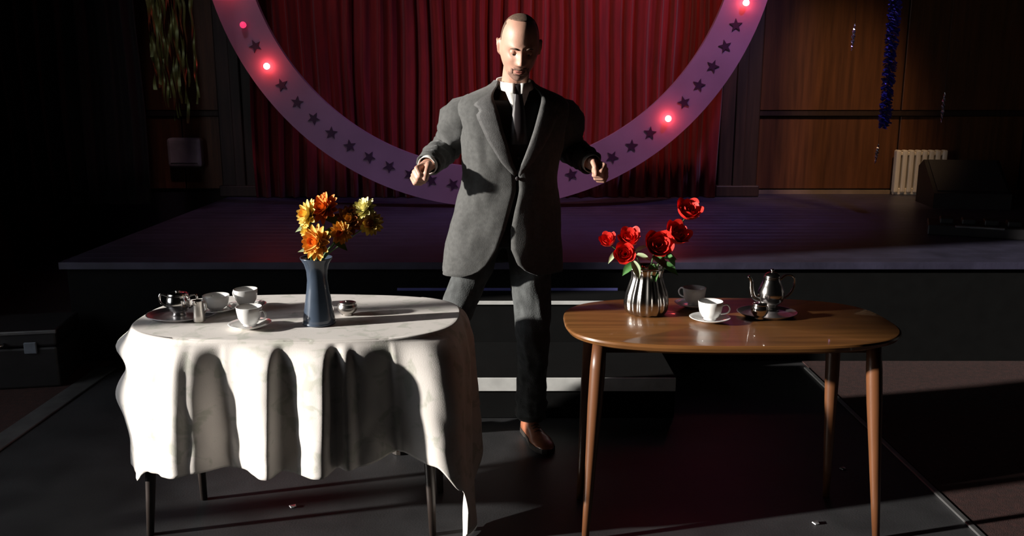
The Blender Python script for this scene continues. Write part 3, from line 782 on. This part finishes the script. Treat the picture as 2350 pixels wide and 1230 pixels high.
r4, q4 = rose(1510, 562, Yr-.04, .044, (.1,-.85,.4), 'large open dark red rose facing out of the fluted vase', 4)
r5, q5 = rose(1552, 538, Yr, .042, (.35,-.6,.7), 'dark red rose behind the large open rose', 5)
r6, q6 = rose(1580, 484, Yr+.02, .040, (.15,-.6,.75), 'tallest red rose rising highest above the fluted vase', 6)
for e_, p_, t, d, L, w, m in ((r1,q1,.85,(-.6,-.5,-.6),.055,.018,'leafp'), (r1,q1,.8,(.6,-.6,-.35),.045,.020,'leafp'), (r2,q2,.75,(.75,-.6,-.1),.055,.022,'leafp'), (r2,q2,.8,(.75,-.3,.55),.05,.018,'leafp'),
                               (r3,q3,.75,(.3,-.7,-.7),.065,.03,'leafp'), (r3,q3,.72,(-.7,-.5,-.5),.06,.03,'leaf'), (r4,q4,.62,(.1,-.8,-.45),.07,.035,'leaf'), (r4,q4,.75,(.7,-.6,-.4),.065,.034,'leaf'),
                               (r5,q5,.62,(.8,-.4,-.35),.075,.036,'leaf'), (r5,q5,.75,(.6,-.2,-.6),.06,.03,'leaf'), (r6,q6,.8,(.4,-.6,.1),.045,.018,'leaf'), (r6,q6,.6,(.5,-.7,.2),.06,.03,'leaf')):
    add_leaf(e_, p_, t, d, L, w, m)

# ------------------------------------------------------------------ the man
man = empty('person', (-.1, 3.6, 0)); man.rotation_euler.z = math.radians(9); tag(man, 'man in charcoal suit and brown shoes standing with fists at his sides', 'person')
MO = Vector(man.location)
def rel(vf): return [Vector(v)-MO for v in vf[0]], vf[1]
HC = Vector((.010, 3.475, 1.674)); BOW = math.radians(24)
HR = Matrix.Rotation(math.radians(-4), 3, 'Z') @ Matrix.Rotation(BOW, 3, 'X') @ Matrix.Rotation(math.radians(2), 3, 'Y')
def g3(p, c, s):
    return math.exp(-(((p.x-c[0])/s[0])**2+((p.z-c[1])/s[1])**2))
def head_pt(d):
    p = head_raw(d); return Vector((p.x*.97, p.y, p.z*1.08))
def head_raw(d):
    # d: unit direction in head space (face towards -y)
    x, y, z = d
    a, b, c = .0775, .098, .122
    r = 1/math.sqrt((x/a)**2+(y/b)**2+(z/c)**2); p = d*r
    t = max(0, -p.z-.005)/.115                        # jaw narrows downwards
    p.x *= 1-.20*t**1.6
    if p.y > 0: p.y *= 1-.42*min(1, t*1.3)             # nape
    if p.z > 0:
        k_ = min(1, p.z/c); p.x *= 1+.26*k_**2; p.y *= 1+.16*k_**2; p.z *= 1-.05*k_**2
    if p.y < 0:                                        # face relief
        f = min(1, -p.y/.05); dy = 0
        p.y = p.y*(1-.05*min(1, abs(p.x)/.06)**2)
        ax = abs(p.x)
        q = Vector((ax, p.y, p.z))
        dy += .007*g3(q, (.026, .028), (.022, .009))                      # brow
        dy -= .014*g3(q, (.030, .008), (.016, .012))                      # eye socket
        dy += .006*g3(q, (.044, -.020), (.018, .016))                     # cheek
        dy -= .005*g3(q, (.047, -.055), (.014, .02))
        nl = max(0, min(1, (.018-p.z)/.048))                              # nose ridge grows down to the tip
        if -.038 < p.z < .03:
            dy += (.006+.019*nl)*math.exp(-(p.x/(.009+.005*nl))**2)*min(1, (p.z+.038)/.008)
        dy += .008*g3(q, (.014, -.028), (.006, .007))                     # wings of the nose
        dy += .006*g3(q, (0, -.060), (.024, .016))                        # mouth mound
        dy -= .006*g3(q, (0, -.0605), (.023, .0028))                      # mouth line
        dy += .009*g3(q, (0, -.100), (.022, .016))                        # chin
        dy -= .005*g3(q, (0, -.079), (.02, .006))
        p.y -= dy*f
    return p
def head_vf():
    n, m = 72, 96; V = []; Fc = []; rings = []
    for i in range(1, n):
        t = PI*i/n
        rings.append([head_pt(Vector((math.sin(t)*math.cos(2*PI*j/m), math.sin(t)*math.sin(2*PI*j/m), math.cos(t)))) for j in range(m)])
    v, f = loft(rings); v += [head_pt(Vector((0,0,1))), head_pt(Vector((0,0,-1)))]; L = (n-2)*m
    for j in range(m):
        f.append((j, (j+1)%m, len(v)-2)); f.append((L+(j+1)%m, L+j, len(v)-1))
    return v, f
def HS(vf): return H(([Vector((v[0]*.97, v[1], v[2]*1.08)) for v in vf[0]], vf[1]))
def H(vf): return [HC+HR @ Vector(v) for v in vf[0]], vf[1]
def ear(s):
    rot = Matrix.Rotation(s*.35, 3, 'Z') @ Matrix.Rotation(.15, 3, 'X')
    return join(sphere((s*.079, .010, -.002), (.008, .019, .031), 8, rot), tube([Vector((s*.082, -.004, -.024)), Vector((s*.088, -.002, .004)), Vector((s*.090, .008, .024)), Vector((s*.088, .024, .022)), Vector((s*.086, .028, .002)), Vector((s*.082, .016, -.022))], .0045, 8))
def fist(w, d, n, sgn):
    """closed fist: w wrist, d forearm direction, n palm normal, sgn thumb side"""
    d = Vector(d).normalized(); n = (Vector(n)-d*Vector(n).dot(d)).normalized(); s = d.cross(n)*sgn
    P = lambda a, b, c: w+d*a+n*b+s*c
    parts = [capsule(P(-.03,0,0), P(.02,0,0), .027, .026, 12)]
    R = Matrix((d, n, s)).transposed()
    parts.append(sphere(P(.052,.002,0), (.047,.0185,.042), 12, R))
    for k, (c, L, r) in enumerate(((.030,1.0,.0098),(.0105,1.06,.0100),(-.0095,1.0,.0096),(-.029,.84,.0086))):
        kn = P(.088-.004*abs(k-1), -.004, c*1.02); a1 = P(.104-.004*abs(k-1), .026*L, c); a2 = P(.074, .046*L, c*.94); a3 = P(.056, .030*L, c*.92)
        parts += [capsule(P(.05,-.002,c), kn, r*1.05, r*1.1, 10), capsule(kn, a1, r*1.08, r, 10), capsule(a1, a2, r, r*.95, 10), capsule(a2, a3, r*.95, r*.85, 10)]
    t0, t1, t2, t3 = P(.018,.010,.030), P(.050,.022,.050), P(.080,.038,.046), P(.094,.050,.026)
    parts += [capsule(t0, t1, .0145, .0125, 10), capsule(t1, t2, .0125, .0110, 10), capsule(t2, t3, .0110, .0090, 10)]
    return join(*parts)
SHR, ELR, WRR = Vector((-.185, 3.590, 1.425)), Vector((-.248, 3.775, 1.275)), Vector((-.352, 3.545, 1.213))   # his right arm (towards the covered table)
SHL, ELL, WRL = Vector((.195, 3.590, 1.420)), Vector((.283, 3.770, 1.265)), Vector((.323, 3.53, 1.213))
def body():
    parts = [H(head_vf()), HS(ear(-1)), HS(ear(1))]
    parts.append(capsule((.0, 3.585, 1.45), HC+HR @ Vector((0, .022, -.055)), .057, .052, 20))
    parts.append(capsule((0, 3.585, 1.30), (0, 3.60, 1.02), .10, .10, 20))
    parts.append(capsule((-.13, 3.590, 1.41), (.13, 3.590, 1.41), .06, .06, 16))
    for a, b, c, s, n in ((SHR, ELR, WRR, -1, (.75,.1,-.25)), (SHL, ELL, WRL, 1, (-.75,.1,-.25))):
        parts += [capsule(a, b, .048, .040, 14), capsule(b, c, .039, .027, 14)]
        d = (c-b).normalized()
        dd = (d+Vector((-.30 if s < 0 else .30, .1, -.12))).normalized()
        parts.append(fist(c, dd, n, 1 if s < 0 else -1))
    for hip, kn, an in LEGS: parts += [capsule(hip, kn, .07, .05, 14), capsule(kn, an, .048, .035, 14)]
    parts.append(capsule((-.07, 3.61, .96), (.07, 3.61, .96), .1, .1, 16))
    return remesh('body', rel(join(*parts)), .0042, M['skin'], man, 2, .4)
LEGS = ((Vector((-.095, 3.62, .93)), Vector((-.275, 3.60, .50)), Vector((-.43, 3.72, .10))), (Vector((.075, 3.62, .93)), Vector((.075, 3.50, .505)), Vector((.092, 3.645, .10))))
bd = body()
# face details
for s in (-1, 1):
    e = obj('eye', rel(HS(sphere((s*.030, -.0740, .006), .0115, 10))), M['eyew'], bd)
    obj('iris', rel(HS(sphere((s*.030, -.0818, .0030), .0056, 8))), M['iris'], e)
    obj('eyelid', rel(HS(sphere((s*.030, -.0735, .0088), (.0150, .0137, .0125), 10))), M['skin'], e)
    obj('eyebrow', rel(HS(tube(smoothpath([(s*.013,-.0975,.023),(s*.028,-.0985,.0285),(s*.045,-.0870,.024)], 4), [.003,.0038,.004,.0042,.0042,.0038,.0034,.003,.002], 8, .7))), M['hair'], bd)
obj('lips', rel(HS(join(tube(smoothpath([(-.022,-.083,-.060),(-.010,-.0915,-.0575),(0,-.0935,-.0585),(.010,-.0915,-.0575),(.022,-.083,-.060)], 4), [.0012]+[.0034]*15+[.0012], 8, .7), tube(smoothpath([(-.020,-.0825,-.0635),(0,-.0935,-.066),(.020,-.0825,-.0635)], 6), [.0012]+[.0038]*11+[.0012], 8, .7)))), M['lip'], bd)
def cap_patch(name, cond, off, m, parent, th=.003):
    n, k = 120, 160; V = []; idx = {}; Fc = []
    def at(i, j):
        j %= k; key = (i, j)
        if key not in idx:
            t = PI*i/n; d = Vector((math.sin(t)*math.cos(2*PI*j/k), math.sin(t)*math.sin(2*PI*j/k), math.cos(t)))
            p = head_pt(d); idx[key] = len(V); V.append(p*(1+off/.1))
        return idx[key]
    for i in range(0, n):
        for j in range(k):
            t = PI*(i+.5)/n; d = Vector((math.sin(t)*math.cos(2*PI*(j+.5)/k), math.sin(t)*math.sin(2*PI*(j+.5)/k), math.cos(t)))
            if cond(head_pt(d)): Fc.append((at(i,j), at(i+1,j), at(i+1,j+1), at(i,j+1)))
    o = fixn(obj(name, rel(H((V, Fc))), m, parent)); solidify(o, th, -1); bake(o); return o
cap_patch('hair', lambda p: (p.y > .012 and p.z > -.062) or (p.z > .03 and p.y > -.010 and abs(p.x) > .058) or (p.z > .06 and (p.x/.048)**2+((p.y-.02)/.062)**2 < 1), .0018, M['hair'], bd)
cap_patch('beard', lambda p: p.y < -.03 and ((p.z < -.080 and abs(p.x) < .040) or (-.0585 < p.z < -.050 and abs(p.x) < .024) or (p.z < -.056 and .027 < abs(p.x) < .034)), .0004, M['beard'], bd, .0012)

# clothing ----------------------------------------------------------------
def torso_ring(z, cx, cy, a, b, th, e=2.4):
    out = []
    for t in th:
        s, c = math.sin(t), math.cos(t)
        out.append((cx+a*math.copysign(abs(s)**(2/e), s), cy-b*math.copysign(abs(c)**(2/e), c), z))
    return out
#        z     cx     cy     a     b     gapR   gapL (front opening half angles: his right / his left)
JK = [(1.545, .002, 3.570, .074, .066, .95, .95), (1.525, .002, 3.575, .092, .076, .80, .80), (1.505, .002, 3.578, .140, .090, .60, .60), (1.485, .003, 3.580, .190, .104, .46, .46),
      (1.46, .004, 3.582, .222, .116, .36, .36), (1.42, .004, 3.583, .225, .128, .30, .30), (1.36, .002, 3.585, .212, .136, .25, .25), (1.30, .000, 3.587, .204, .138, .17, .18),
      (1.24, -.004, 3.589, .196, .134, .09, .11), (1.18, -.008, 3.591, .190, .130, .00, .04), (1.12, -.012, 3.592, .192, .132, -.02, .06), (1.04, -.020, 3.594, .208, .142, .02, .02),
      (.96, -.030, 3.596, .226, .152, .06, .0), (.88, -.038, 3.598, .238, .158, .14, .02), (.82, -.042, 3.600, .243, .160, .27, .10), (.785, -.043, 3.60, .245, .160, .46, .25), (.765, -.043, 3.60, .244, .159, .75, .50)]
def jacket():
    NT = 96; rows = []
    keysets = [[(-k[0], k[i]) for k in JK] for i in range(1, 7)]
    def ev(z): return [lerp_lin(ks, -z) for ks in keysets]
    zs = [1.545-.78*i/60 for i in range(61)]
    for z in zs:
        cx, cy, a, b, gr, gl = ev(z); th = [gr*-1+(-(2*PI-gr-gl))*i/NT for i in range(NT+1)]   # from his right edge round the back to his left edge
        ring_ = []
        for t, p in zip(th, torso_ring(z, cx, cy, a, b, th)):
            p = Vector(p); low = max(0, (1.15-z)/.4)
            rad = Vector((p.x-cx, p.y-cy, 0)).normalized()
            f = .010*low*math.sin(5*t+1)+.009*noise.noise((t*2.2, z*7, 2))+.004*noise.noise((t*6, z*16, 5))
            if z < 1.45: p += rad*f
            ring_.append(p)
        rows.append(ring_)
    o = obj('jacket', rel(loft(rows, False)), M['jacket'], man); solidify(o, .006, 1); bake(o)
    for p in o.data.polygons: p.use_smooth = True
    return o
def lerp_lin(keys, x):
    if x <= keys[0][0]: return keys[0][1]
    for (a, va), (b, vb_) in zip(keys, keys[1:]):
        if x <= b: return va+(vb_-va)*(x-a)/(b-a)
    return keys[-1][1]
jk = jacket()
def sleeve(a, b, c, seed):
    a2 = a+Vector((-.085 if a.x > 0 else .085, 0, .022))
    cu = b+(c-b)*.93
    P = smoothpath([a2, a+(b-a)*.20+Vector((.012 if a.x > 0 else -.012, 0, .0)), a+(b-a)*.62, b+Vector((0,.004,0)), b+(c-b)*.35, b+(c-b)*.68, cu], 7)
    n = len(P)-1; R = [lerp_lin([(0,.050),(.08,.074),(.13,.080),(.2,.080),(.35,.070),(.5,.062),(.75,.054),(1,.046)], i/n) for i in range(n+1)]
    v, f = tube(P, R, 28, caps=False)
    v = [Vector(p) for p in v]
    for i in range(n+1):
        for j in range(28):
            q_ = v[i*28+j]; ctr = P[i]; rad = (q_-ctr).normalized()
            v[i*28+j] = q_+rad*(.010*noise.noise((j*.35, i*.55, seed))+.006*math.sin(i*1.3+j*.45+seed)*min(1, max(0, (i-n*.3)/(n*.2))))
    f.append(tuple(range(27, -1, -1)))
    o = fixn(obj('sleeve', rel((v, f)), M['jacket'], jk)); solidify(o, .004, -1); bake(o)
    for p in o.data.polygons: p.use_smooth = True
    # shirt cuff
    d = (c-b).normalized(); k = tube([c-d*.03, c+d*.004], [.036,.036], 24, caps=False)
    s = fixn(obj('shirt_cuff', rel(k), M['shirt'], jk)); solidify(s, .003, 1); bake(s)
sleeve(SHR, ELR, WRR, 1); sleeve(SHL, ELL, WRL, 2)
# waistcoat/shirt front under the jacket
def vest():
    NT = 64; rows = []; ks = [[(-k[0], k[i]) for k in JK] for i in range(1, 5)]
    for i in range(31):
        z = 1.47-.58*i/30; cx, cy, a, b = [lerp_lin(q_, -z) for q_ in ks]
        th = [2*PI*j/NT for j in range(NT)]
        rows.append(torso_ring(z, cx, cy, a-.022, b-.016, th, 2.2))
    o = obj('waistcoat', rel(loft(rows, True, True, True)), M['waistcoat'], man); return o
vs = vest()
for i, z in enumerate((1.30, 1.245, 1.19)):
    obj('button', rel(sphere((.006, 3.587-.125, z), (.007, .004, .007), 6)), M['tie'], vs)
# shirt collar, bib and tie
def collar():
    rows = []; n = 36
    for zz, r, dz in ((0, .064, -.005), (1, .068, .016), (2, .0725, .020), (3, .079, -.010)):
        row = []
        for i in range(n+1):
            t = .16+(2*PI-.32)*i/n; fr = .5+.5*math.cos(t)          # 1 at the front
            z = 1.522+(.018*(1-fr))+dz*(1.2-.55*fr)-(.020*fr**4 if zz == 3 else 0)
            row.append((.004+r*math.sin(t)*.98, 3.568-r*math.cos(t)*(1.02+.16*fr)-.012*fr, z))
        rows.append(row)
    o = obj('shirt_collar', rel(loft(rows, False)), M['shirt'], man); solidify(o, .003, 0); bake(o)
    for p in o.data.polygons: p.use_smooth = True
collar()
def bib():
    rows = []
    for i in range(9):
        z = 1.535-.125*i/8; w = .060-.050*i/8; y = 3.485-.022*i/8
        rows.append([(.004+w*s, y+.30*(w*s)**2*6, z) for s in (-1,-.5,0,.5,1)])
    o = obj('shirt_front', rel(loft(rows, False)), M['shirt'], man); solidify(o, .003, 0); bake(o)
bib()
def tie():
    rows = []
    for z, w, y in ((1.535,.020,3.473),(1.528,.023,3.468),(1.505,.017,3.466),(1.495,.016,3.4665),(1.46,.021,3.456),(1.42,.026,3.447),(1.36,.030,3.443),(1.30,.034,3.441)):
        rows.append([(.005+w*s, y+.006*abs(s)**2, z) for s in (-1,-.5,0,.5,1)])
    o = obj('tie', rel(loft(rows, False)), M['tie'], man); solidify(o, .008, 1); bake(o)
    for p in o.data.polygons: p.use_smooth = True
tie()
def lapel(s):
    rows = []; ks = [[(-k[0], k[i]) for k in JK] for i in range(1, 7)]
    N = 30
    for i in range(N+1):
        t = i/N; z = 1.548-.36*t
        cx, cy, a, b, gr, gl = [lerp_lin(q_, -z) for q_ in ks]; g = gr if s < 0 else gl
        wd = lerp_lin([(0,.25),(.12,.36),(.24,.46),(.28,.30),(.34,.44),(.6,.34),(.85,.18),(1,.03)], t)
        row = []
        for k in range(6):
            q_ = k/5; th = (g-.03)+wd*q_
            x, y, zz = torso_ring(z, cx, cy, a+.010, b+.011+.004*math.sin(PI*q_), [s*th])[0]
            row.append((x, y, zz-(.012*q_)))
        rows.append(row)
    o = obj('lapel', rel(loft(rows, False)), M['lapel'], jk); fixn(o); solidify(o, .004, 0); bake(o)
    for p in o.data.polygons: p.use_smooth = True
lapel(-1); lapel(1)
obj('jacket_button', rel(sphere((.0, 3.59-.1385, 1.165), (.009, .004, .009), 8)), M['tie'], jk)
# trousers
def trousers():
    parts = [capsule((-.06, 3.61, .97), (.045, 3.61, .97), .115, .115, 20)]
    for i, (hip, kn, an) in enumerate(LEGS):
        hem = an+(an-kn).normalized()*.015
        P = smoothpath([hip+Vector((0,0,.05)), hip+(kn-hip)*.4, kn, kn+(hem-kn)*.5, hem], 8); n = len(P)-1
        R = [lerp_lin([(0,.100 if i else .088),(.25,.088 if i else .076),(.5,.072 if i else .068),(.75,.063),(.92,.068),(1,.066)], k/n) for k in range(n+1)]
        v, f = tube(P, R, 28)
        for k in range(n+1):
            for j in range(28):
                q_ = v[k*28+j]; rad = (q_-P[k]).normalized(); low = max(0, (k/n-.72)/.28)
                v[k*28+j] = q_+rad*(.009*noise.noise((j*.4, k*.35, i*9))+low*.010*math.sin(k*2.1+j*.35)+.006*noise.noise((j*.8, k*.9, i*5+2)))
        parts.append((v, f))
    o = remesh('trousers', rel(join(*parts)), .006, M['trouser'], man, 3, .5); return o
trousers()
def shoe(heel, toe, lift=0):
    heel = Vector(heel); toe = Vector(toe); d = (toe-heel).normalized(); s = Vector((-d.y, d.x, 0)); L = (toe-heel).length
    up_k = [(0,.085),(.12,.098),(.30,.088),(.45,.068),(.6,.054),(.8,.045),(.93,.036),(1,.018)]
    w_k = [(0,.018),(.06,.031),(.25,.034),(.45,.037),(.68,.048),(.85,.042),(.95,.026),(1,.008)]
    rows = []; srows = []
    for i in range(25):
        t = i/24; c = heel+d*L*t; w = lerp_keys(w_k, t); h = lerp_keys(up_k, t); row = []
        for k in range(17):
            a = PI*k/16; row.append(c+s*(w*math.cos(a)*(1-.15*math.sin(a)**2))+Vector((0,0,.022+(h-.022)*math.sin(a)**.8)))
        rows.append(row)
        srows.append([c+s*(w*1.07*q_)+Vector((0,0,z)) for q_, z in ((-1,.002 if (t < .3 or t > .42) else .008),(1,.002 if (t < .3 or t > .42) else .008),(1,.0235),(-1,.0235))])
    v, f = loft(rows, False, ); n = 17
    f.append(tuple(range(n))); f.append(tuple(range(24*n, 25*n))); f += [(i*n, (i+1)*n, (i+1)*n+16, i*n+16) for i in range(24)]
    o = fixn(obj('shoe', rel((v, f)), M['shoe'], man))
    fixn(obj('sole', rel(loft(srows, True, True, True)), M['sole'], o, False))
    for q_ in range(4):
        t = .36+.065*q_; c = heel+d*L*t; h = lerp_keys(up_k, t)
        obj('lace', rel(tube([c+s*.018+Vector((0,0,h-.004)), c+Vector((0,0,h+.003)), c-s*.018+Vector((0,0,h-.004))], .0022, 6)), M['sole'], o)
shoe((.078, 3.70, 0), (.128, 3.405, 0)); shoe((-.435, 3.79, 0), (-.50, 3.50, 0))
